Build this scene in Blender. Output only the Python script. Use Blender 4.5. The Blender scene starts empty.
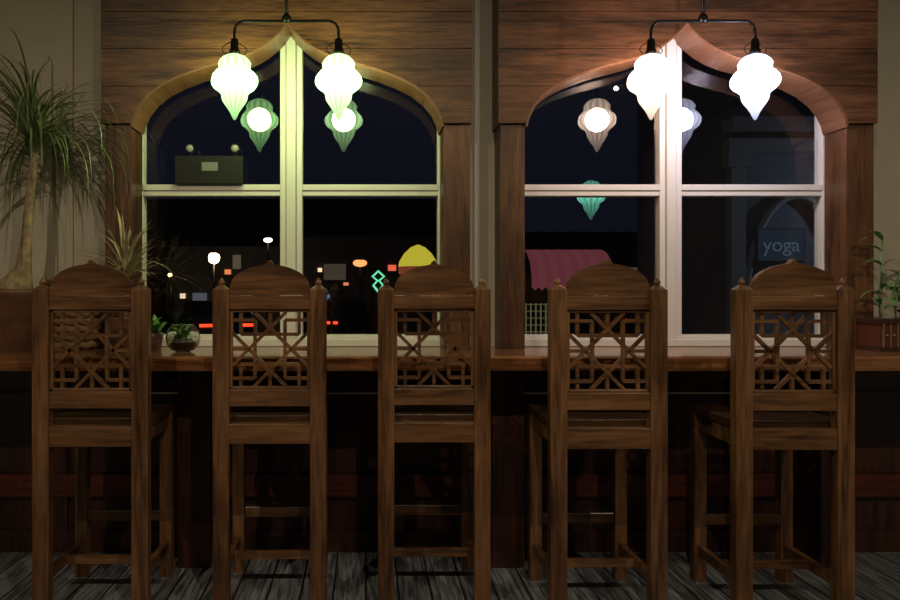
import bpy, math, random
from mathutils import Vector, Matrix
random.seed(7)
scene = bpy.context.scene
scene.view_settings.view_transform = 'Standard'

# ---------------------------------------------------------------- materials
def new_mat(name):
    m = bpy.data.materials.new(name); m.use_nodes = True
    nt = m.node_tree
    return m, nt, nt.nodes.get('Principled BSDF')

def plain(name, col, rough=0.5, metal=0.0, noise=0.0, nscale=20, bump=0.0):
    m, nt, b = new_mat(name)
    b.inputs['Base Color'].default_value = (*col, 1)
    b.inputs['Roughness'].default_value = rough
    b.inputs['Metallic'].default_value = metal
    if noise > 0 or bump > 0:
        tc = nt.nodes.new('ShaderNodeTexCoord')
        n = nt.nodes.new('ShaderNodeTexNoise'); n.inputs['Scale'].default_value = nscale
        n.inputs['Detail'].default_value = 6
        nt.links.new(tc.outputs['Object'], n.inputs['Vector'])
        if noise > 0:
            r = nt.nodes.new('ShaderNodeValToRGB')
            r.color_ramp.elements[0].position = 0.3
            r.color_ramp.elements[1].position = 0.7
            r.color_ramp.elements[0].color = (*[c*(1-noise) for c in col], 1)
            r.color_ramp.elements[1].color = (*[min(1, c*(1+noise)) for c in col], 1)
            nt.links.new(n.outputs['Fac'], r.inputs['Fac'])
            nt.links.new(r.outputs['Color'], b.inputs['Base Color'])
        if bump > 0:
            bp = nt.nodes.new('ShaderNodeBump'); bp.inputs['Strength'].default_value = bump
            nt.links.new(n.outputs['Fac'], bp.inputs['Height'])
            nt.links.new(bp.outputs['Normal'], b.inputs['Normal'])
    return m

def wood(name, dark, light, axis='Z', rough=0.45, scale=9.0, bump=0.25, spec=0.5, lo=0.38, hi=0.62, patch=0.0):
    """procedural wood: stretched noise, grain along axis, optional blotchy wear"""
    m, nt, b = new_mat(name)
    tc = nt.nodes.new('ShaderNodeTexCoord')
    mp = nt.nodes.new('ShaderNodeMapping')
    s = [1, 1, 1]
    i = 'XYZ'.index(axis); s[i] = 0.09
    mp.inputs['Scale'].default_value = s
    nt.links.new(tc.outputs['Object'], mp.inputs['Vector'])
    oi = nt.nodes.new('ShaderNodeObjectInfo')
    add = nt.nodes.new('ShaderNodeVectorMath'); add.operation = 'ADD'
    nt.links.new(mp.outputs['Vector'], add.inputs[0])
    nt.links.new(oi.outputs['Location'], add.inputs[1])
    n1 = nt.nodes.new('ShaderNodeTexNoise'); n1.inputs['Scale'].default_value = scale
    n1.inputs['Detail'].default_value = 8; n1.inputs['Distortion'].default_value = 1.2
    n2 = nt.nodes.new('ShaderNodeTexNoise'); n2.inputs['Scale'].default_value = scale*9
    n2.inputs['Detail'].default_value = 4
    nt.links.new(add.outputs[0], n1.inputs['Vector']); nt.links.new(add.outputs[0], n2.inputs['Vector'])
    mx = nt.nodes.new('ShaderNodeMix'); mx.inputs['Factor'].default_value = 0.4
    nt.links.new(n1.outputs['Fac'], mx.inputs[2]); nt.links.new(n2.outputs['Fac'], mx.inputs[3])
    r = nt.nodes.new('ShaderNodeValToRGB')
    r.color_ramp.elements[0].position = lo; r.color_ramp.elements[0].color = (*dark, 1)
    r.color_ramp.elements[1].position = hi; r.color_ramp.elements[1].color = (*light, 1)
    nt.links.new(mx.outputs[0], r.inputs['Fac'])
    col = r.outputs['Color']
    if patch > 0:
        n3 = nt.nodes.new('ShaderNodeTexNoise'); n3.inputs['Scale'].default_value = 5; n3.inputs['Detail'].default_value = 5
        m3 = nt.nodes.new('ShaderNodeMapping'); s3 = [1, 1, 1]; s3[i] = .35; m3.inputs['Scale'].default_value = s3
        nt.links.new(tc.outputs['Object'], m3.inputs['Vector']); nt.links.new(m3.outputs[0], n3.inputs['Vector'])
        r3 = nt.nodes.new('ShaderNodeValToRGB')
        v = 1-patch
        r3.color_ramp.elements[0].position = .38; r3.color_ramp.elements[0].color = (v, v*.92, v*.88, 1)
        r3.color_ramp.elements[1].position = .62; r3.color_ramp.elements[1].color = (1.1, 1.1, 1.1, 1)
        nt.links.new(n3.outputs['Fac'], r3.inputs['Fac'])
        mm = nt.nodes.new('ShaderNodeMix'); mm.data_type = 'RGBA'; mm.blend_type = 'MULTIPLY'; mm.inputs[0].default_value = 1
        nt.links.new(col, mm.inputs[6]); nt.links.new(r3.outputs['Color'], mm.inputs[7]); col = mm.outputs[2]
    nt.links.new(col, b.inputs['Base Color'])
    bp = nt.nodes.new('ShaderNodeBump'); bp.inputs['Strength'].default_value = bump
    bp.inputs['Distance'].default_value = 0.01
    nt.links.new(mx.outputs[0], bp.inputs['Height']); nt.links.new(bp.outputs['Normal'], b.inputs['Normal'])
    b.inputs['Roughness'].default_value = rough
    b.inputs['Specular IOR Level'].default_value = spec
    return m

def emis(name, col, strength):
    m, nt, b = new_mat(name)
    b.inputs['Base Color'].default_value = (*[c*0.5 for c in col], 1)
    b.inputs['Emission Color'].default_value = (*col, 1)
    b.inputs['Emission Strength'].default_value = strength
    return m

def shade_mat(name, col, strength, clear=0.25):
    """back-lit ribbed tinted glass: brightest round the bulb, dimmer at cap, waist and tip, darker in the ribs"""
    m, nt, b = new_mat(name)
    out = nt.nodes.get('Material Output'); nt.nodes.remove(b)
    N = nt.nodes.new; L = nt.links.new
    t = N('ShaderNodeBsdfTransparent'); t.inputs[0].default_value = (*[0.5+0.5*c for c in col], 1)
    e = N('ShaderNodeEmission'); e.inputs[0].default_value = (*col, 1)
    tc = N('ShaderNodeTexCoord'); sp = N('ShaderNodeSeparateXYZ'); L(tc.outputs['Object'], sp.inputs[0])
    mr = N('ShaderNodeMapRange'); mr.inputs['From Min'].default_value = -0.275; mr.inputs['From Max'].default_value = 0
    L(sp.outputs['Z'], mr.inputs['Value'])
    r = N('ShaderNodeValToRGB'); cr = r.color_ramp
    while len(cr.elements) < 7: cr.elements.new(0.5)
    for el, (p, v) in zip(cr.elements, [(0,.12),(.2,.28),(.38,.45),(.5,.85),(.66,1.0),(.80,.5),(1.0,.38)]):
        el.position = p; el.color = (v, v, v, 1)
    L(mr.outputs[0], r.inputs['Fac'])
    at = N('ShaderNodeMath'); at.operation = 'ARCTAN2'; L(sp.outputs['Y'], at.inputs[0]); L(sp.outputs['X'], at.inputs[1])
    mu = N('ShaderNodeMath'); mu.operation = 'MULTIPLY'; mu.inputs[1].default_value = 12; L(at.outputs[0], mu.inputs[0])
    co_ = N('ShaderNodeMath'); co_.operation = 'COSINE'; L(mu.outputs[0], co_.inputs[0])
    ma = N('ShaderNodeMath'); ma.operation = 'MULTIPLY_ADD'; ma.inputs[1].default_value = .25; ma.inputs[2].default_value = .75
    L(co_.outputs[0], ma.inputs[0])
    m1 = N('ShaderNodeMath'); m1.operation = 'MULTIPLY'; L(r.outputs['Color'], m1.inputs[0]); L(ma.outputs[0], m1.inputs[1])
    m2 = N('ShaderNodeMath'); m2.operation = 'MULTIPLY'; m2.inputs[1].default_value = strength; L(m1.outputs[0], m2.inputs[0])
    L(m2.outputs[0], e.inputs[1])
    mx = N('ShaderNodeMixShader'); mx.inputs[0].default_value = 1-clear
    L(t.outputs[0], mx.inputs[1]); L(e.outputs[0], mx.inputs[2])
    L(mx.outputs[0], out.inputs[0])
    return m

M_chV = wood('chair_wood_vertical', (0.060, 0.027, 0.012), (0.28, 0.142, 0.066), 'Z', rough=.32, patch=.35)
M_chH = wood('chair_wood_horizontal', (0.060, 0.027, 0.012), (0.26, 0.130, 0.060), 'X', rough=.32, patch=.35)
M_seat = wood('chair_seat_wood', (0.03, 0.015, 0.008), (0.09, 0.045, 0.02), 'X', rough=0.3)
M_head = wood('header_wood', (0.040, 0.015, 0.006), (0.20, 0.084, 0.034), 'X', rough=0.42, scale=15, lo=.36, hi=.60, bump=.3, patch=.5)
M_jamb = wood('jamb_wood', (0.050, 0.020, 0.009), (0.17, 0.074, 0.031), 'Z', rough=0.4, scale=11, patch=.35)
M_arch = wood('arch_lining_wood', (0.17, 0.075, 0.038), (0.27, 0.13, 0.066), 'Y', rough=0.4, scale=7)
M_ctr = wood('counter_wood', (0.11, 0.038, 0.015), (0.38, 0.17, 0.07), 'X', rough=0.14, scale=8, bump=.08)
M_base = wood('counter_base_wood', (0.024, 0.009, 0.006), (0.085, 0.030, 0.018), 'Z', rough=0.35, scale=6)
M_white = plain('white_paint', (0.80, 0.79, 0.76), 0.4)
M_wall = plain('wall_plaster', (0.58, 0.54, 0.45), 0.8, noise=0.06, nscale=6, bump=0.05)
M_rear = plain('rear_wall_plaster', (0.10, 0.08, 0.06), 0.8, noise=0.1, nscale=4)
M_ceil = plain('ceiling_paint', (0.30, 0.26, 0.21), 0.9)
M_black = plain('black_metal', (0.012, 0.012, 0.012), 0.35, 0.6)
M_steel = plain('steel', (0.55, 0.52, 0.48), 0.3, 1.0)

def floor_mat():
    m, nt, b = new_mat('floor_planks')
    tc = nt.nodes.new('ShaderNodeTexCoord')
    mp = nt.nodes.new('ShaderNodeMapping'); mp.inputs['Rotation'].default_value = (0, 0, math.pi/2)
    nt.links.new(tc.outputs['Object'], mp.inputs['Vector'])
    br = nt.nodes.new('ShaderNodeTexBrick')
    br.inputs['Scale'].default_value = 1.0
    br.inputs['Brick Width'].default_value = 1.2; br.inputs['Row Height'].default_value = 0.13
    br.inputs['Mortar Size'].default_value = 0.004
    br.inputs['Color1'].default_value = (0.15, 0.17, 0.195, 1)
    br.inputs['Color2'].default_value = (0.27, 0.30, 0.335, 1)
    br.inputs['Mortar'].default_value = (0.015, 0.015, 0.02, 1)
    nt.links.new(mp.outputs['Vector'], br.inputs['Vector'])
    m2 = nt.nodes.new('ShaderNodeMapping'); m2.inputs['Scale'].default_value = (1, 0.06, 1)
    nt.links.new(tc.outputs['Object'], m2.inputs['Vector'])
    n = nt.nodes.new('ShaderNodeTexNoise'); n.inputs['Scale'].default_value = 75; n.inputs['Detail'].default_value = 6
    nt.links.new(m2.outputs['Vector'], n.inputs['Vector'])
    r = nt.nodes.new('ShaderNodeValToRGB')
    r.color_ramp.elements[0].position = 0.38; r.color_ramp.elements[0].color = (0.38, 0.38, 0.40, 1)
    r.color_ramp.elements[1].position = 0.64; r.color_ramp.elements[1].color = (1.45, 1.45, 1.45, 1)
    nt.links.new(n.outputs['Fac'], r.inputs['Fac'])
    mu = nt.nodes.new('ShaderNodeMix'); mu.data_type = 'RGBA'; mu.blend_type = 'MULTIPLY'
    mu.inputs[0].default_value = 1.0
    nt.links.new(br.outputs['Color'], mu.inputs[6]); nt.links.new(r.outputs['Color'], mu.inputs[7])
    nt.links.new(mu.outputs[2], b.inputs['Base Color'])
    bp = nt.nodes.new('ShaderNodeBump'); bp.inputs['Strength'].default_value = 0.4; bp.inputs['Distance'].default_value = 0.01
    nt.links.new(n.outputs['Fac'], bp.inputs['Height']); nt.links.new(bp.outputs['Normal'], b.inputs['Normal'])
    b.inputs['Roughness'].default_value = 0.28
    return m
M_floor = floor_mat()

def glass_mat():
    m, nt, b = new_mat('window_glass')
    out = nt.nodes.get('Material Output'); nt.nodes.remove(b)
    t = nt.nodes.new('ShaderNodeBsdfTransparent')
    g = nt.nodes.new('ShaderNodeBsdfGlossy'); g.inputs['Roughness'].default_value = 0.0
    mx = nt.nodes.new('ShaderNodeMixShader'); mx.inputs[0].default_value = 0.14
    nt.links.new(t.outputs[0], mx.inputs[1]); nt.links.new(g.outputs[0], mx.inputs[2])
    nt.links.new(mx.outputs[0], out.inputs[0])
    return m
M_glass = glass_mat()

# ---------------------------------------------------------------- mesh builder
class MB:
    def __init__(s): s.v = []; s.f = []; s.m = []; s.smooth = []
    def add(s, vs, fs, mi=0, smooth=False):
        o = len(s.v); s.v += [tuple(p) for p in vs]
        for f in fs:
            s.f.append(tuple(o+i for i in f)); s.m.append(mi); s.smooth.append(smooth)
    def box(s, x0, x1, y0, y1, z0, z1, mi=0):
        vs = [(x0,y0,z0),(x1,y0,z0),(x1,y1,z0),(x0,y1,z0),(x0,y0,z1),(x1,y0,z1),(x1,y1,z1),(x0,y1,z1)]
        s.add(vs, [(0,3,2,1),(4,5,6,7),(0,1,5,4),(1,2,6,5),(2,3,7,6),(3,0,4,7)], mi)
    def prism(s, poly, y0, y1, mi=0, mi_side=None):
        n = len(poly)
        vs = [(x, y0, z) for x, z in poly] + [(x, y1, z) for x, z in poly]
        s.add(vs, [tuple(range(n)), tuple(range(2*n-1, n-1, -1))], mi)
        s.add(vs, [(i, i+n, (i+1) % n + n, (i+1) % n) for i in range(n)], mi if mi_side is None else mi_side)
    def strip(s, a, b, w, y0, y1, mi=0):
        ax, az = a; bx, bz = b
        dx, dz = bx-ax, bz-az; L = math.hypot(dx, dz)
        nx, nz = -dz/L*w/2, dx/L*w/2
        s.prism([(ax-nx, az-nz), (bx-nx, bz-nz), (bx+nx, bz+nz), (ax+nx, az+nz)], y0, y1, mi)
    def tube(s, pts, r, seg=10, mi=0, cap=True):
        pts = [Vector(p) for p in pts]
        rr = r if isinstance(r, (list, tuple)) else [r]*len(pts)
        vs = []
        up = None
        for i, p in enumerate(pts):
            d = (pts[min(i+1, len(pts)-1)] - pts[max(i-1, 0)]).normalized()
            if up is None:
                a = Vector((0, 0, 1)) if abs(d.z) < 0.9 else Vector((1, 0, 0))
                u = d.cross(a).normalized()
            else:
                u = (up - d*up.dot(d)).normalized()
            up = u; w = d.cross(u)
            for k in range(seg):
                t = 2*math.pi*k/seg
                vs.append(p + (u*math.cos(t) + w*math.sin(t))*rr[i])
        fs = []
        for i in range(len(pts)-1):
            for k in range(seg):
                fs.append((i*seg+k, i*seg+(k+1) % seg, (i+1)*seg+(k+1) % seg, (i+1)*seg+k))
        if cap:
            fs.append(tuple(range(seg-1, -1, -1))); fs.append(tuple((len(pts)-1)*seg+k for k in range(seg)))
        s.add(vs, fs, mi, True)
    def lathe(s, prof, c, seg=32, mi=0, lobes=0, amp=0.0, cap=True):
        vs = []; fs = []
        for z, r in prof:
            for k in range(seg):
                t = 2*math.pi*k/seg
                rr = r*(1 + amp*math.cos(lobes*t)) if lobes else r
                vs.append((c[0]+rr*math.cos(t), c[1]+rr*math.sin(t), c[2]+z))
        n = len(prof)
        for i in range(n-1):
            for k in range(seg):
                fs.append((i*seg+k, i*seg+(k+1) % seg, (i+1)*seg+(k+1) % seg, (i+1)*seg+k))
        if cap:
            fs.append(tuple(range(seg))); fs.append(tuple((n-1)*seg+k for k in range(seg)))
        s.add(vs, fs, mi, True)
    def ball(s, c, r, mi=0, sc=(1, 1, 1), seg=14):
        prof = []
        for i in range(seg//2+1):
            a = -math.pi/2 + math.pi*i/(seg//2)
            prof.append((r*sc[2]*math.sin(a), max(1e-4, r*math.cos(a))))
        o = len(s.v)
        s.lathe(prof, c, seg, mi)
        for i in range(o, len(s.v)):
            x, y, z = s.v[i]; s.v[i] = (c[0]+(x-c[0])*sc[0], c[1]+(y-c[1])*sc[1], z)
    def leaf(s, base, az, el, L, w, droop, n=9, mi=0, clampf=None, wfun=None):
        p = Vector(base); vs = []
        side = Vector((-math.sin(az), math.cos(az), 0))
        for i in range(n+1):
            t = i/n
            ww = w*(wfun(t) if wfun else (min(1, 0.5+t*3))*(1-t**2.2)) + 0.0006
            q = p.copy()
            if clampf: q = clampf(q)
            vs += [q - side*ww/2, q + side*ww/2]
            d = Vector((math.cos(az)*math.cos(el), math.sin(az)*math.cos(el), math.sin(el)))
            p = p + d*(L/n); el = max(-1.5, el - droop/n*(0.5+t))
        s.add(vs, [(2*i, 2*i+1, 2*i+3, 2*i+2) for i in range(n)], mi, True)
    def obj(s, name, mats, parent=None, loc=(0,0,0), rot=0, bevel=0.0, fix=True):
        me = bpy.data.meshes.new(name); me.from_pydata(s.v, [], s.f)
        for m in mats: me.materials.append(m)
        for i, p in enumerate(me.polygons):
            p.material_index = s.m[i]; p.use_smooth = s.smooth[i]
        me.update()
        if fix:
            import bmesh
            bm = bmesh.new(); bm.from_mesh(me)
            bmesh.ops.recalc_face_normals(bm, faces=bm.faces); bm.to_mesh(me); bm.free()
        o = bpy.data.objects.new(name, me); scene.collection.objects.link(o)
        o.location = loc; o.rotation_euler = (0, 0, rot)
        if parent: o.parent = parent
        if bevel > 0:
            b = o.modifiers.new('bevel', 'BEVEL'); b.width = bevel; b.segments = 2; b.limit_method = 'ANGLE'
            b.angle_limit = math.radians(50)
        return o

# ---------------------------------------------------------------- room shell
XL, XR, YB, YW, ZC = -2.6, 3.6, -6.0, 0.70, 3.0
WIN = [(-0.351, 0.698), (1.430, 0.720)]   # centre x, half width
mb = MB(); mb.box(XL, XR, YB, YW+0.15, -0.1, 0.0); mb.obj('floor', [M_floor])
mb = MB(); mb.box(XL-.1, XR+.1, YB, YW+0.15, ZC, ZC+0.1); mb.obj('ceiling', [M_ceil])
mb = MB(); mb.box(XL-.1, XL, YB, YW+0.15, -0.1, ZC); mb.obj('wall_left', [M_wall])
mb = MB(); mb.box(XR, XR+.1, YB, YW+0.15, -0.1, ZC); mb.obj('wall_right', [M_wall])
mb = MB(); mb.box(XL-.1, XR+.1, YB-.1, YB, -0.1, ZC); mb.obj('wall_rear', [M_rear])
mb = MB()
(l0, l1), (r0, r1) = [(c-h-0.045, c+h+0.045) for c, h in WIN]
ZS, ZT = 0.945, 2.47
Y0, Y1 = YW, YW+0.15
mb.box(XL, l0, Y0, Y1, 0, ZC); mb.box(l1, r0, Y0, Y1, 0, ZC); mb.box(r1, XR, Y0, Y1, 0, ZC)
mb.box(l0, l1, Y0, Y1, 0, ZS); mb.box(r0, r1, Y0, Y1, 0, ZS)
mb.box(l0, l1, Y0, Y1, ZT, ZC); mb.box(r0, r1, Y0, Y1, ZT, ZC)
mb.obj('wall_window_side', [M_wall])

for i, (c, h) in enumerate(WIN):
    mb = MB()
    a, b = c-h-0.043, c+h+0.043
    yf, yb = YW+0.0, YW+0.07
    mb.box(a, a+0.045, yf, yb, ZS+0.03, ZT-0.002); mb.box(b-0.052, b, yf, yb, ZS+0.03, ZT-0.002)
    mb.box(a, b, yf, yb, ZT-0.04, ZT-0.002)
    mb.box(a, b, yf-0.015, yb, ZS+0.001, ZS+0.035)
    mb.box(c-0.022, c+0.022, yf-0.012, yb, ZS+0.035, ZT-0.04)
    mb.box(c-0.052, c-0.024, yf, yb-0.01, ZS+0.035, ZT-0.04)
    mb.box(c+0.024, c+0.052, yf, yb-0.01, ZS+0.035, ZT-0.04)
    for s0, s1 in ((a+0.045, c-0.052), (c+0.052, b-0.052)):
        mb.box(s0, s1, yf+0.005, yb-0.015, 1.652, 1.675)
        mb.box(s0, s1, yf-0.002, yb-0.005, 1.677, 1.705)
        mb.box(s0, s1, yf+0.008, yb-0.01, ZS+0.035, ZS+0.055)
    e = mb.obj('window_%d' % (i+1), [M_white], bevel=0.003)
    g = MB()
    g.add([(a+.02, YW+0.04, ZS+.02), (b-.02, YW+0.04, ZS+.02), (b-.02, YW+0.04, ZT-.02), (a+.02, YW+0.04, ZT-.02)], [(0,1,2,3)])
    g.obj('glass_pane', [M_glass], parent=e)

OG = [(1.0,1.944),(0.985,1.985),(0.955,2.03),(0.90,2.078),(0.82,2.122),(0.72,2.158),(0.6,2.190),(0.5,2.212),(0.4,2.230),
      (0.3,2.250),(0.22,2.273),(0.15,2.302),(0.09,2.335),(0.04,2.368),(0.0,2.405)]
outer = [(-1.179, 0.4715), (0.5916, 2.277)]
def ogz(u):
    u = abs(u)
    for (u1, z1), (u0, z0) in zip(OG[:-1], OG[1:]):
        if u0 <= u <= u1: return z0+(z1-z0)*(u-u0)/(u1-u0)
    return 1.944
for i, (c, h) in enumerate(WIN):
    o0, o1 = outer[i]
    yf = 0.50
    mb = MB()
    arch = [(c-u*h, z) for u, z in OG] + [(c+u*h, z) for u, z in reversed(OG[:-1])]
    ztop = 2.78
    poly = [(o0, 1.953)] + [(c-h, 1.953)] + arch[1:-1] + [(c+h, 1.953), (o1, 1.953), (o1, ztop), (o0, ztop)]
    mb.prism(poly, yf+0.018, YW-0.001, 0)
    # face planks, 3 mm gaps, each cut to the ogee
    def side_poly(sgn, z0, z1):
        xo = o0 if sgn < 0 else o1
        def xin(z):     # inner edge at height z
            if z <= 1.953: return c+sgn*h
            if z >= 2.405: return c
            lo_, hi_ = 0.0, 1.0
            for _ in range(30):
                m_ = (lo_+hi_)/2
                if ogz(m_) > z: lo_ = m_
                else: hi_ = m_
            return c+sgn*lo_*h
        zs = sorted(set([z0, z1] + [z for _, z in OG if z0 < z < z1]))
        return [(xo, z0)] + [(xin(z), z) for z in zs] + [(xo, z1)]
    for z0, z1 in ((1.953, 2.116), (2.119, 2.282), (2.285, 2.404)):
        mb.prism(side_poly(-1, z0, z1), yf, yf+0.018, 0)
        mb.prism(side_poly(1, z0, z1), yf, yf+0.018, 0)
    mb.box(o0, o1, yf, yf+0.018, 2.4055, 2.447)
    mb.box(o0, o1, yf-0.004, yf+0.018, 2.450, ztop)
    n = len(arch)
    inner = [(c+(x-c)*0.988, z-0.008) for x, z in arch]
    vs = []
    for (x, z), (x2, z2) in zip(arch, inner):
        vs += [(x, yf+0.003, z), (x, YW-0.002, z), (x2, YW-0.002, z2), (x2, yf+0.003, z2)]
    fs = []
    for k in range(n-1):
        q = 4*k
        for j in range(4):
            fs.append((q+j, q+(j+1) % 4, q+4+(j+1) % 4, q+4+j))
    fs += [(0,1,2,3), (4*n-4, 4*n-3, 4*n-2, 4*n-1)]
    mb.add(vs, fs, 2)
    mb.box(o0+0.012, c-h, yf+0.02, YW-0.001, 0.946, 1.953, 1)
    mb.box(c+h, o1-0.006, yf+0.02, YW-0.001, 0.946, 1.953, 1)
    mb.obj('trim_%d' % (i+1), [M_head, M_jamb, M_arch])
mb = MB(); mb.box(0.507, 0.530, 0.682, 0.6995, 0.947, ZC); mb.obj('trim_3', [M_white])
mb = MB(); mb.box(-1.40, -1.37, 0.682, 0.6995, 0.947, ZC); mb.obj('trim_4', [M_wall])

# ---------------------------------------------------------------- counter
mb = MB()
N = 60; x0, x1 = XL+0.01, XR-0.01
top = []
for k in range(N+1):
    x = x0+(x1-x0)*k/N
    top.append((x, 0.12 + 0.006*math.sin(x*3.1) + 0.004*math.sin(x*9.7)))
zt, zb = 0.945, 0.887
vs = []
for x, y in top:
    vs += [(x, y+0.004, zb), (x, y, zb+0.012), (x, y, zt-0.008), (x, y+0.008, zt), (x, 0.699, zt), (x, 0.699, zb)]
fs = []
for k in range(N):
    for j in range(6):
        fs.append((6*k+j, 6*k+(j+1) % 6, 6*k+6+(j+1) % 6, 6*k+6+j))
fs += [tuple(range(6)), tuple(6*N+j for j in range(6))]
mb.add(vs, fs, 0)
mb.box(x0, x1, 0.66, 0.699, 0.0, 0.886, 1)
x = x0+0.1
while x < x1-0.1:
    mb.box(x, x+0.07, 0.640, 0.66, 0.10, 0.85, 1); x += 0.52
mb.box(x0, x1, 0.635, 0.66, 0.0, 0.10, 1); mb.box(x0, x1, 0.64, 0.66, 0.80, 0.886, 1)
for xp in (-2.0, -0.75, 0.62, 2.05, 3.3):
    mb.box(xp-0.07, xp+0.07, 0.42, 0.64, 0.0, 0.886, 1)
mb.box(x0, x1, 0.625, 0.640, 0.26, 0.36, 2)
mb.tube([(x0, 0.60, 0.74), (x1, 0.60, 0.74)], 0.006, 8, 3)
M_redk = wood('kick_board_red_wood', (0.06, 0.012, 0.008), (0.16, 0.035, 0.02), 'X')
mb.obj('bar_counter', [M_ctr, M_base, M_redk, M_steel])

# ---------------------------------------------------------------- bar chairs
def build_chair(x, y, rot):
    mb = MB()
    V, H, S, ST = 0, 1, 2, 3
    px = 0.184; pw = 0.031
    for sx in (-1, 1):
        c = sx*px
        mb.box(c-pw, c+pw, -0.025, 0.025, 0, 1.212, V)
        t = 1.212
        mb.add([(c-pw,-.025,t),(c+pw,-.025,t),(c+pw,.025,t),(c-pw,.025,t),(c-.008,-.008,t+.018),(c+.008,-.008,t+.018),(c+.008,.008,t+.018),(c-.008,.008,t+.018)],
               [(0,1,5,4),(1,2,6,5),(2,3,7,6),(3,0,4,7),(4,5,6,7)], V)
        mb.lathe([(0,.007),(.006,.012),(.014,.013),(.022,.008),(.03,.002)], (c, 0, t+.014), 12, V)
    prof = [(1.0,1.196),(0.985,1.222),(0.94,1.243),(0.86,1.262),(0.72,1.279),(0.5,1.294),(0.3,1.302),(0.14,1.306),(0.08,1.309),(0.05,1.318),(0.0,1.324)]
    hw = 0.153
    pts = [(-u*hw, z) for u, z in prof] + [(u*hw, z) for u, z in reversed(prof[:-1])]
    mb.prism([(-hw, 1.190)] + pts + [(hw, 1.190)], -0.017, 0.017, H)
    mb.box(-hw, hw, -0.021, 0.021, 1.137, 1.1885, H)
    cz = 0.985; U = 0.142; w = 0.0125
    zl0, zl1 = 0.833, 1.137
    def S2(a, b, yy=0.0, ww=w):
        mb.strip((a[0]*U, cz+a[1]*U), (b[0]*U, cz+b[1]*U), ww, -0.008+yy, 0.008+yy, H)
    q = 0.40; k = 0.566
    mb.box(-hw, -hw+0.012, -0.012, 0.012, zl0, zl1, V); mb.box(hw-0.012, hw, -0.012, 0.012, zl0, zl1, V)
    mb.box(-hw, hw, -0.012, 0.012, zl0, zl0+0.011, H); mb.box(-hw, hw, -0.012, 0.012, zl1-0.011, zl1, H)
    e = 0.001
    for sx in (-1, 1):
        for sz in (-1, 1):
            S2((-sx*(1-k), sz*1.0), (sx*1.0, -sz*(1-k)), e*sx)
            S2((sx*q, sz*q), (sx*q, sz*0.78), 0.0015)
            S2((sx*q, sz*q), (sx*0.78, sz*q), -0.0015)
            S2((sx*q, sz*0.78), (sx*1.0, sz*0.78), 0.002*sx)
            S2((sx*0.78, sz*q), (sx*0.78, sz*1.0), -0.003*sx)
    for sx in (-1, 1):
        S2((sx*k*1.0, 0), (sx*1.0, 0), .003); S2((0, sx*k*1.0), (0, sx*1.0), .003)
    S2((-q, -q), (q, -q), .002); S2((-q, q), (q, q), .002)
    S2((-q, -q), (-q, q), -.0025); S2((q, -q), (q, q), -.0025)
    mb.box(-hw, hw, -0.019, 0.019, 0.770, 0.833, H)
    mb.box(-hw, hw, -0.022, 0.022, 0.628, 0.703, H)
    mb.box(-0.205, 0.205, 0.026, 0.455, 0.700, 0.728, S)
    for sx in (-1, 1):
        c = sx*0.178
        mb.box(c-0.025, c+0.025, 0.395, 0.445, 0, 0.700, V)
        mb.box(sx*0.178-0.011, sx*0.178+0.011, 0.025, 0.395, 0.63, 0.700, H)
        mb.box(sx*0.180-0.012, sx*0.180+0.012, 0.025, 0.395, 0.115, 0.155, H)
    mb.box(-0.153, 0.153, 0.408, 0.432, 0.63, 0.700, H)
    mb.box(-0.153, 0.153, 0.405, 0.435, 0.235, 0.275, H)
    mb.box(-0.150, 0.150, 0.403, 0.437, 0.275, 0.279, ST)
    mb.box(-0.168, 0.168, 0.205, 0.230, 0.118, 0.150, H)
    return mb.obj('bar_chair', [M_chV, M_chH, M_seat, M_steel], loc=(x, y, 0), rot=rot, bevel=0.0025)
for x, y, r in ((-1.023, -0.09, 0.0), (-0.365, -0.03, 0.01), (0.261, 0.0, 0.0), (0.889, -0.13, 0.01), (1.560, -0.15, -0.01)):
    build_chair(x, y, r)

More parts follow.
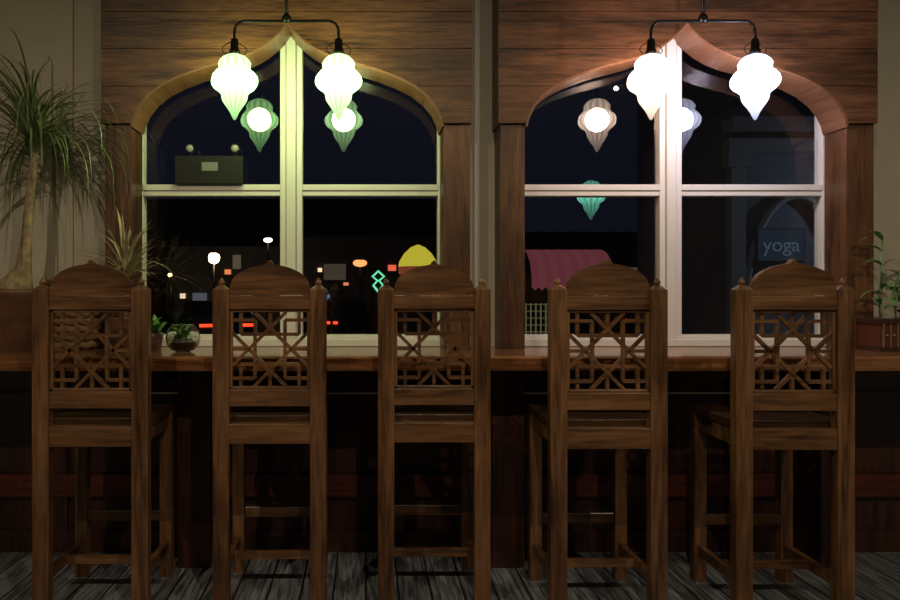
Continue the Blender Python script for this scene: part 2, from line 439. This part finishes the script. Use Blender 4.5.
# ---------------------------------------------------------------- pendant lamps
PROF = [(0,.026),(-.008,.045),(-.022,.060),(-.036,.068),(-.05,.066),(-.060,.064),(-.072,.078),(-.09,.092),(-.108,.097),(-.125,.095),(-.142,.084),
        (-.155,.066),(-.165,.056),(-.178,.054),(-.19,.052),(-.205,.044),(-.225,.030),(-.245,.018),(-.262,.011),(-.275,.004)]
def pendant(name, cx, cy, zb, cols, strengths, bcols, watts, half=0.2206):
    root = bpy.data.objects.new(name, None); scene.collection.objects.link(root); root.location = (cx, cy, zb)
    mb = MB()
    mb.tube([(0,0,0), (0,0,ZC-zb-0.001)], 0.008, 10)
    mb.lathe([(ZC-zb-0.03,.05),(ZC-zb-0.001,.06)], (0,0,0), 20)
    mb.ball((0,0,0.012), 0.020)
    path = []
    R = 0.045
    for t in range(0, 7):
        a = math.pi/2*t/6
        path.append((-half+R-R*math.sin(a)*1.0, 0, -R+R*math.cos(a)))
    right = [(-p[0], 0, p[2]) for p in path]
    full = [(-half, 0, -0.075)] + list(reversed(path)) + right + [(half, 0, -0.075)]
    mb.tube(full, 0.0065, 10)
    for sx in (-1, 1):
        c = (sx*half, 0, -0.075)
        mb.lathe([(0.0,.010),(-.004,.016),(-.045,.018),(-.05,.022),(-.066,.026)], c, 18)
        for s in (-1, 1):
            pts = []
            for t in range(9):
                a = math.pi*t/8
                pts.append((c[0]+s*0.052*math.sin(a), s*0.01, -0.085-0.075*t/8))
            mb.tube(pts, 0.0022, 6)
    mb.obj('frame', [M_black], parent=root)
    for j, sx in enumerate((-1, 1)):
        g = MB()
        g.lathe(PROF, (0, 0, 0), 96, 0, 12, 0.03)
        g.obj('glass_shade', [shade_mat('%s_glow_%d' % (name, j), cols[j], strengths[j])], parent=root, loc=(sx*half, 0, -0.144))
        l = bpy.data.lights.new('bulb', 'POINT'); l.energy = watts[j]; l.color = bcols[j]; l.shadow_soft_size = 0.062
        o = bpy.data.objects.new('bulb', l); scene.collection.objects.link(o); o.parent = root; o.location = (sx*half, 0, -0.25)
pendant('pendant_lamp', -0.337, 0.33, 2.351, [(0.50, 1.0, 0.34), (0.58, 1.0, 0.42)], [8, 8], [(1, .86, .48), (1, .88, .52)], [23, 26])
pendant('pendant_lamp', 1.430, 0.33, 2.351, [(1.0, 0.74, 0.58), (0.72, 0.74, 1.0)], [9, 9], [(1, .80, .68), (.97, .86, .96)], [30, 30])

root = bpy.data.objects.new('glass_pendant', None); scene.collection.objects.link(root); root.location = (1.59, -1.18, 1.98)
mb = MB(); mb.tube([(0,0,0), (0,0,ZC-1.98-0.001)], 0.005); mb.lathe([(0.0,.022),(.05,.018)], (0,0,0), 16); mb.obj('cord', [M_black], parent=root)
g = MB(); g.lathe(PROF, (0,0,0), 96, 0, 12, 0.03); g.obj('glass_shade', [shade_mat('teal_glow', (0.25, 0.9, 0.62), 7, .1)], parent=root)

def downlight(x, y, power, col, tilt):
    root = bpy.data.objects.new('ceiling_downlight', None); scene.collection.objects.link(root); root.location = (x, y, ZC)
    mb = MB(); mb.lathe([(-0.001,.07),(-.012,.07),(-.016,.055),(-.006,.045)], (0,0,0), 24, cap=False); mb.obj('rim', [M_white], parent=root)
    l = bpy.data.lights.new('bulb', 'SPOT'); l.energy = power; l.color = col; l.shadow_soft_size = 0.014
    l.spot_size = math.radians(115); l.spot_blend = 0.9
    o = bpy.data.objects.new('bulb', l); scene.collection.objects.link(o); o.parent = root; o.location = (0, 0, -0.02)
    o.rotation_euler = (math.radians(tilt), 0, 0)
for x in (-1.4, 0.4, 2.2):
    downlight(x, -2.6, 68, (1.0, 0.79, 0.54), 38)

# ---------------------------------------------------------------- plants & counter items
M_palm = plain('palm_leaf', (0.15, 0.21, 0.085), 0.4, noise=0.4, nscale=8)
M_drac = plain('dracaena_leaf', (0.46, 0.40, 0.25), 0.45, noise=0.35, nscale=15)
M_green = plain('green_leaf', (0.12, 0.28, 0.07), 0.4, noise=0.3, nscale=20)
M_bark = plain('trunk_bark', (0.32, 0.24, 0.15), 0.8, noise=0.4, nscale=30, bump=0.5)
M_pot = plain('pot_clay', (0.13, 0.06, 0.035), 0.5, noise=0.3, nscale=15)
M_soil = plain('soil', (0.03, 0.02, 0.012), 0.9, noise=0.4, nscale=60)

def clampleaf(q):
    q = q.copy()
    q.y = min(q.y, 0.665)
    if q.x > -1.20: q.y = min(q.y, 0.475)
    return q
ZCT = 0.945
mb = MB()
cx, cy = -1.545, 0.42
mb.lathe([(0,.085),(.02,.09),(.22,.125),(.25,.135),(.27,.135),(.27,.12),(.25,.115)], (cx, cy, ZCT), 28, 0, cap=False)
mb.lathe([(.0,.08),(.245,.117),(.25,.02)], (cx, cy, ZCT), 28, 1)
tr = [(cx,cy,1.18),(cx+.02,cy,1.21),(cx+.035,cy,1.25),(cx+.055,cy,1.31),(cx+.07,cy,1.45),(cx+.08,cy,1.6),(cx+.10,cy,1.76),(cx+.11,cy,1.83)]
mb.tube(tr, [.075,.085,.06,.034,.023,.019,.018,.018], 14, 2)
hd = Vector((cx+.10, cy, 1.84))
for k in range(210):
    az = random.uniform(0, 2*math.pi); el = random.uniform(0.2, 1.52)
    L = random.uniform(0.42, 0.88)
    if math.cos(az) > 0.3: L *= 0.8
    b = hd + Vector((random.uniform(-.02,.02), random.uniform(-.02,.02), random.uniform(-.08,.03)))
    mb.leaf(b, az, el, L, random.uniform(.007,.012), random.uniform(1.8, 3.4), 14, 3, clampleaf)
mb.obj('ponytail_palm', [M_pot, M_soil, M_bark, M_palm], fix=False)

mb = MB()
cx, cy = -1.04, 0.38
mb.lathe([(0,.06),(.13,.08),(.15,.086),(.15,.075)], (cx, cy, ZCT), 24, 0, cap=False)
mb.lathe([(0,.055),(.14,.076),(.141,.02)], (cx, cy, ZCT), 24, 1)
mb.tube([(cx,cy,1.08),(cx+.005,cy,1.2),(cx,cy,1.33)], [.014,.012,.012], 8, 2)
for k in range(110):
    az = random.uniform(0, 2*math.pi); el = random.uniform(-0.2, 1.5)
    mb.leaf((cx, cy, 1.30+random.uniform(-.06,.03)), az, el, random.uniform(.17,.29), .013, random.uniform(.3,1.1), 8, 3, clampleaf)
mb.obj('potted_dracaena', [M_pot, M_soil, M_bark, M_drac], fix=False)

def oval(t): return math.sin(math.pi*min(1, t*0.97+0.03))**0.8
def bush(mb, c, n, L, w, spread, mi):
    for k in range(n):
        az = random.uniform(0, 2*math.pi); el = random.uniform(0.2, 1.5)
        b = Vector(c)+Vector((random.uniform(-spread,spread), random.uniform(-spread,spread), random.uniform(0, spread)))
        mb.leaf(b, az, el, random.uniform(.7,1.2)*L, w, 1.4, 6, mi, None, oval)
mb = MB()
mb.lathe([(0,.035),(.06,.045),(.075,.048),(.075,.04)], (-0.94,.47,ZCT), 20, 0, cap=False)
mb.lathe([(0,.03),(.068,.042),(.069,.01)], (-0.94,.47,ZCT), 20, 1)
bush(mb, (-0.94,.47,1.01), 55, .085, .02, .025, 2)
mb.obj('small_potted_plant', [M_pot, M_soil, M_green], fix=False)

mg, nt, b = new_mat('bowl_glass')
b.inputs['Base Color'].default_value = (0.9, 0.95, 0.92, 1); b.inputs['Roughness'].default_value = 0.02
b.inputs['Transmission Weight'].default_value = 1.0; b.inputs['IOR'].default_value = 1.45
mb = MB()
c = (-0.785, .37, ZCT)
bowl = [(0.001,.03),(.01,.05),(.03,.068),(.06,.074),(.09,.068),(.115,.05),(.12,.047)]
inn = [(z+0.004 if z < .1 else z, r-.004) for z, r in bowl]
mb.lathe(bowl + inn[::-1], c, 28, 0, cap=False)
mb.lathe([(.0065,.02),(.012,.04),(.03,.058),(.04,.05),(.042,.01)], c, 20, 1)
bush(mb, (c[0], c[1], ZCT+.045), 40, .07, .016, .02, 2)
for k in range(9):
    a = k*0.7; mb.ball((c[0]+.035*math.cos(a), c[1]+.035*math.sin(a), ZCT+.045), 0.011, 3)
mb.obj('glass_terrarium', [mg, M_soil, M_green, plain('pebbles', (.35,.33,.3), .6)], fix=False)

mb = MB()
for k in range(9):
    z = ZCT+0.002+k*0.035
    ring = [(-1.33+.115*math.cos(a*math.pi/12), .56+.075*math.sin(a*math.pi/12), z+.018+0.004*(-1)**a) for a in range(25)]
    mb.tube(ring, .018, 8, 0, cap=False)
mb.lathe([(0,.07),(.29,.07)], (-1.33,.56,ZCT+.002), 16, 1)
o = mb.obj('wicker_basket', [plain('wicker', (.20,.12,.06), .7, noise=.4, nscale=40, bump=.4), M_soil])
for v in o.data.vertices:
    v.co.y = min(v.co.y, .66)

mb = MB()
x0p, x1p, y0p, y1p, z0p, z1p = 2.20, 2.70, .36, .52, ZCT, 1.085
mb.box(x0p, x1p, y0p, y1p, z0p, z1p-.02, 0)
mb.box(x0p-.008, x1p+.008, y0p-.008, y1p+.008, z1p-.02, z1p, 1)
mb.box(x0p-.006, x1p+.006, y0p-.006, y1p+.006, z0p, z0p+.02, 1)
for k in range(17):
    xx = x0p+.012+k*.03
    mb.box(xx-.003, xx+.003, y0p-.008, y0p, z0p+.02, z1p-.02, 2)
    mb.ball((xx+.015 if k < 16 else xx, y0p-.004, (z0p+z1p)/2), .007, 2, seg=8)
for sx in range(7):
    stx = 2.25+sx*.07
    pts = [(stx, .44, z1p-.01), (stx+random.uniform(-.02,.02), .44, 1.2), (stx+random.uniform(-.04,.04), .42, 1.42+random.uniform(-.08,.1))]
    mb.tube(pts, .003, 6, 3)
    for k in range(14):
        t = random.uniform(.15, 1); p = Vector(pts[0]).lerp(Vector(pts[2]), t)
        a_ = random.uniform(0, 2*math.pi)
        mb.leaf(p, a_, random.uniform(0,.9), .10, .03, 1.6, 6, 3, lambda q: Vector((q.x, min(q.y, .47), q.z)), oval)
mb.obj('planter_box', [plain('planter_red', (.12,.03,.018), .5), plain('planter_dark', (.05,.02,.012), .4), plain('planter_cream', (.22,.15,.10), .5), M_green], fix=False)

mb = MB()
mb.box(-.89, -.575, .672, .699, 1.706, 1.835, 0)  # solid unit set at the glass, standing in for its reflection
mb.box(-.765, -.69, .6705, .672, 1.765, 1.805, 1)
for xx in (-.82, -.61):
    mb.tube([(xx,.69,1.835),(xx,.69,1.85)], .008, 8, 0)
    mb.tube([(xx,.697,1.868),(xx,.665,1.868)], [.016,.022], 14, 0)
    mb.ball((xx,.664,1.868), .017, 2, (1,.4,1))
mb.obj('emergency_light_reflection', [plain('dark_plastic', (.004,.004,.004), .7), plain('label_paper', (.2,.2,.2), .6), plain('lens', (.3,.3,.3), .2)], bevel=.002)

# ---------------------------------------------------------------- outside, at night
GZ = -0.5
M_asph = plain('asphalt', (.04,.04,.045), .6, noise=.2, nscale=3)
mb = MB(); mb.box(-40, 60, 0.86, 90, GZ-.1, GZ); mb.obj('street_ground', [M_asph])
M_bd = plain('dark_brick', (.05,.045,.05), .8, noise=.3, nscale=3)
M_wdark = plain('dark_window', (.01,.012,.02), .15)
mb = MB(); mb.box(-30, 5, 45, 49, GZ, 6.5, 0); mb.box(-30.1, 5.1, 44.85, 45, 6.2, 6.5, 0)
for (a, b, c, d, mi) in [(-4.5,-3,0.2,1.6,1),(-1.5,-.4,0.3,1.5,1),(1,2.6,2.8,4.4,1),(-8,-6,2.8,4.4,1),(-12,-10,2.8,4.4,1)]:
    mb.box(a, b, 44.96, 45, c, d, mi); mb.box(a-.06, b+.06, 44.93, 45, c-.08, c, 0)
mb.obj('distant_building', [M_bd, M_wdark])

# small parade of shops across the street, with lit windows and signs
def P(px, py, d): return ((px-366)*d/825, d-3.17, 1.21-(py-290)*d/825)
EM = {}
def em(col, st):
    k = (col, st)
    if k not in EM: EM[k] = emis('shop_light_%d' % len(EM), col, st)
    return EM[k]
ds = 34
mats = [M_bd]
mb = MB()
for xa_, xb2, h in ((-7.9, -2.9, 3.0), (-2.6, 3.6, 3.4), (6.0, 15.5, 3.6)):
    mb.box(xa_, xb2, ds-3.17, ds-1, GZ, h, 0); mb.box(xa_-.1, xb2+.1, ds-3.35, ds-3.17, h-.2, h, 0)
for px, py, w_, h_, col, st in [
    (325,296,10,10,(.25,.4,.8),.35),(341,312,8,14,(.6,.75,.5),.18),(318,300,5,18,(.9,.6,.3),.3),(392,268,8,6,(1,.15,.08),.9),
    (335,272,22,16,(.6,.5,.35),.06),(399,300,12,16,(.9,.7,.3),.25),(384,306,6,8,(.2,.7,1),.5),(428,296,16,12,(.7,.45,.25),.2),
    (246,305,12,22,(.8,.55,.3),.16),(228,272,6,5,(1,.3,.1),.8),(200,300,14,14,(.4,.45,.6),.14),(262,272,12,7,(.3,1,.7),.25),
    (237,262,8,14,(.7,.6,.4),.07),(183,296,5,5,(1,.8,.5),.9),(320,270,4,4,(1,.75,.4),1.2),(346,284,5,3,(1,.3,.15),.8),
    (600,300,16,14,(.9,.35,.2),.25),(624,306,14,12,(.8,.7,.4),.2),(648,300,6,10,(.3,.5,1),.45),(700,300,18,14,(.5,.7,1),.14),
    (728,318,18,9,(.15,.7,.7),.5),(712,282,6,4,(1,.3,.2),.8),(640,272,20,9,(.7,.5,.35),.10),(697,278,8,8,(.8,.7,.5),.2),(724,290,4,4,(1,.8,.5),1.2)]:
    x, y, z = P(px, py, ds); sc_ = ds/825
    mats.append(em(col, st)); mi = len(mats)-1
    mb.box(x-w_*sc_/2, x+w_*sc_/2, ds-3.26, ds-3.17, z-h_*sc_/2, z+h_*sc_/2, mi)
    mb.box(x-w_*sc_/2-.05, x+w_*sc_/2+.05, ds-3.28, ds-3.17, z-h_*sc_/2-.06, z-h_*sc_/2, 0)
mb.obj('shop_parade', mats)

M_slate = plain('painted_stucco_blue', (.16,.19,.25), .7, noise=.15, nscale=3)
M_slate2 = plain('painted_trim_grey', (.34,.36,.40), .6)
mb = MB()
yb_ = 6.0
mb.box(4.0, 12, yb_, yb_+3, GZ, 5, 0)
for xx in (4.0, 5.35, 7.0):
    mb.box(xx, xx+.16, yb_-.14, yb_, GZ, 2.55, 1); mb.box(xx-.05, xx+.21, yb_-.18, yb_, 2.55, 2.72, 1)
mb.box(3.95, 12, yb_-.2, yb_, 2.72, 2.86, 1); mb.box(3.95, 12, yb_-.3, yb_, 2.95, 3.08, 1)
arc = [(4.75+.55*math.cos(math.pi*t/16), yb_-.05, 1.0+1.25*math.sin(math.pi*t/16)) for t in range(17)]
mb.tube(arc, .04, 8, 1)
mb.box(4.2, 5.3, yb_-.03, yb_, GZ, .7, 2)
mb.obj('neighbouring_building', [M_slate, M_slate2, M_wdark])
root = bpy.data.objects.new('yoga_sign', None); scene.collection.objects.link(root); root.location = (4.55, yb_-.10, 1.70)
mb = MB(); mb.box(-.27,.27,-.02,.095,-.19,.19,0); mb.box(-.25,.25,-.03,-.02,-.17,.17,1); mb.obj('board', [plain('sign_frame', (.1,.1,.12), .5), emis('sign_face', (.05,.10,.17), .10)], parent=root)
cu = bpy.data.curves.new('lettering', 'FONT'); cu.body = 'yoga'; cu.size = .22; cu.align_x = 'CENTER'; cu.align_y = 'CENTER'; cu.extrude = .004
t = bpy.data.objects.new('lettering', cu); scene.collection.objects.link(t); t.parent = root; t.location = (0,-.036,.0); t.rotation_euler = (math.pi/2,0,0)
cu.materials.append(emis('sign_letters', (.35,.55,.75), .08))
l = bpy.data.lights.new('facade_fill', 'POINT'); l.energy = 26; l.color = (.7,.8,1); l.shadow_soft_size = .08
wl = bpy.data.objects.new('facade_fill_lamp', None); scene.collection.objects.link(wl); wl.location = (6.3, 5.3, 2.4)  # lamp added out of view to light the blue facade
o = bpy.data.objects.new('bulb', l); scene.collection.objects.link(o); o.parent = wl
mb = MB(); mb.tube([(0,.7,.1),(0,0,.15),(0,0,.09)], .015); mb.lathe([(.1,.03),(.06,.11),(.05,.11)], (0,0,0), 16); mb.obj('shade', [M_black], parent=wl)

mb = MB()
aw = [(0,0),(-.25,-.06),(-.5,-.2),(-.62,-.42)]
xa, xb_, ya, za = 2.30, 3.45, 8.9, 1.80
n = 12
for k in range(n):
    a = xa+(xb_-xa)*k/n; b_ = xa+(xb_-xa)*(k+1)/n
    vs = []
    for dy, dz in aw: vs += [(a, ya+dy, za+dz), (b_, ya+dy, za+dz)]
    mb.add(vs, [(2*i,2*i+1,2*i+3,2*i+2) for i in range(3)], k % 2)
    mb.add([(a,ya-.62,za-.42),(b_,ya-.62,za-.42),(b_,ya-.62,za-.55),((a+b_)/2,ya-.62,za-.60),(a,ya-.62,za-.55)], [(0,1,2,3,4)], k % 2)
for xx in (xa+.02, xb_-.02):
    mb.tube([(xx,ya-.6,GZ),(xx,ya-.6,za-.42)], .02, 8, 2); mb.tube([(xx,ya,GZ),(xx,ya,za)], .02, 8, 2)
mb.obj('shop_awning', [emis('awning_red_glow', (.40,.09,.12), .27), emis('awning_pink_glow', (.43,.11,.14), .27), M_black], fix=False)  # cloth emits a little, in place of street light falling on it
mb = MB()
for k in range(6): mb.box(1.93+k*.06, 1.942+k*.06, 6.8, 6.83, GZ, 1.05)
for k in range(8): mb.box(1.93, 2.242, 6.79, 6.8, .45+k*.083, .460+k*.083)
mb.obj('garden_trellis', [emis('trellis_glow', (.50,.45,.22), .16)])  # slats glow by themselves; the light on them is put into the material
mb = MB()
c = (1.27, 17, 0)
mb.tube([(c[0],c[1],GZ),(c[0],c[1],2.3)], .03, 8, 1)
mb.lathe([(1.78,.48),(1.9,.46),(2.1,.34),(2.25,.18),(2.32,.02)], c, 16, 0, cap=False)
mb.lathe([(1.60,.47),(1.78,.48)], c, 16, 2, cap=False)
mb.obj('patio_umbrella', [emis('umbrella_yellow_glow', (.85,.75,.06), .6), M_black, emis('umbrella_fringe_glow', (.6,.12,.05), .3)])  # canopy and fringe are emissive, imitating light on the fabric
mb = MB()
pts = [(0,-.25),(.12,-.1),(.02,.02),(.14,.12),(.0,.25),(-.14,.12),(-.02,.02),(-.12,-.1),(0,-.25)]
mb.tube([(.30+x, 17, 1.42+z) for x, z in pts], .03, 8, 0)
mb.box(.1,.5,17.04,17.1,GZ,1.75,1)
mb.obj('neon_sign', [emis('neon_green', (.2,1,.55), .9), M_black])
def street_lamp(name, x, y, z, r, col, st, sc=(1,1,1)):
    mb = MB(); mb.tube([(x,y,GZ),(x,y,z-r*sc[2])], [.07,.04], 8, 0); mb.ball((x,y,z), r, 1, sc)
    mb.lathe([(z+r*sc[2]*.8,r*.7*sc[0]),(z+r*sc[2]*1.3,.03)], (x,y,0), 12, 0)
    mb.obj(name, [M_black, emis('bulb_'+name, col, st)])
for (px, py, d, r, col, st, sc) in [
    (214,258,30,.21,(1,.75,.4),30,(1,1,1)), (268,240,30,.09,(1,.8,.6),6,(1.8,1,1)), (360,263,30,.20,(1,.35,.12),1.6,(1.3,1,.7)),
    (645,247,30,.16,(1,.6,.2),1.6,(1.4,1,.5)), (701,259,30,.22,(1,.5,.15),1.2,(1.7,1,.5)), (735,268,30,.09,(.2,.4,1),3,(1,1,1)),
    (312,330,20,.05,(.2,.4,1),3,(1,1,2)), (592,262,20,.14,(.9,.3,.1),.5,(1.2,1,.8)), (722,242,29,.09,(.8,.9,1),2,(2,1,.5)), (170,275,29,.08,(1,.6,.3),3,(1,1,1))]:
    x, y, z = P(px, py, d)
    street_lamp('street_lamp', x, y, z, r, col, st, sc)

M_car = plain('car_paint', (.02,.022,.03), .25, .3)
M_tail = emis('tail_light', (1,.06,.02), 2.0); M_headl = emis('head_light', (.85,.95,1), 6); M_tyre = plain('tyre', (.01,.01,.01), .8)
def car2(x, y, rot):
    mb = MB()
    side = [(-2.1,.35),(-2.1,.75),(-1.9,.92),(-1.1,.98),(-.5,1.38),(.8,1.40),(1.45,.98),(2.05,.85),(2.15,.6),(2.15,.35)]
    mb.prism(side, -.82, .82, 0)
    mb.prism([(-.95,1.0),(-.45,1.33),(.75,1.34),(1.25,1.0)], -.83, .83, 1)
    for wx in (-1.3, 1.35):
        for wy in (-.78, .78):
            mb.tube([(wx, wy-.1, .32), (wx, wy+.1, .32)], .32, 18, 2)
    for wy in (-.6, .6):
        mb.box(-2.13,-2.08,wy-.18,wy+.18,.66,.80,4)
        mb.box(2.08,2.17,wy-.2,wy+.2,.68,.76,3)
    mb.obj('parked_car', [M_car, M_wdark, M_tyre, M_tail, M_headl], loc=(x, y, GZ), rot=rot)
car2(-4.6, 22, -math.pi/2+.35)
car2(-1.0, 24, -math.pi/2-.3)
car2(9.6, 22, math.pi/2+.1)
M_fol = plain('night_foliage', (.03,.05,.02), .8, noise=.4, nscale=3)
for tx, ty, tz, s in ((-.75, 14, 1.0, .45), (-8, 25, 2.0, 1.6), (3.4, 20, 1.6, .9)):
    mb = MB(); mb.tube([(tx,ty,GZ),(tx+.05,ty,tz)], [.1*s,.05*s], 8, 0)
    for k in range(220):
        a = random.uniform(0, 6.283); u = random.uniform(-1, 1); rr = s*random.uniform(.3,1)
        p = Vector((tx+rr*math.cos(a)*math.sqrt(1-u*u), ty+rr*math.sin(a)*math.sqrt(1-u*u), tz+rr*u))
        mb.leaf(p, random.uniform(0,6.28), random.uniform(-.5,1), .28*s, .13*s, 1.0, 4, 1, None, oval)
    mb.obj('tree', [M_bark, M_fol], fix=False)

w = bpy.data.worlds.new('night'); scene.world = w; w.use_nodes = True
w.node_tree.nodes['Background'].inputs[0].default_value = (0.010, 0.012, 0.024, 1)
w.node_tree.nodes['Background'].inputs[1].default_value = 0.42

cam = bpy.data.cameras.new('camera'); co = bpy.data.objects.new('camera', cam); scene.collection.objects.link(co)
co.location = (0, -3.17, 1.21); co.rotation_euler = (math.pi/2, 0, 0)
cam.sensor_width = 36; cam.lens = 33.0; cam.shift_x = 84/900; cam.shift_y = -10/900
cam.clip_end = 300
scene.camera = co
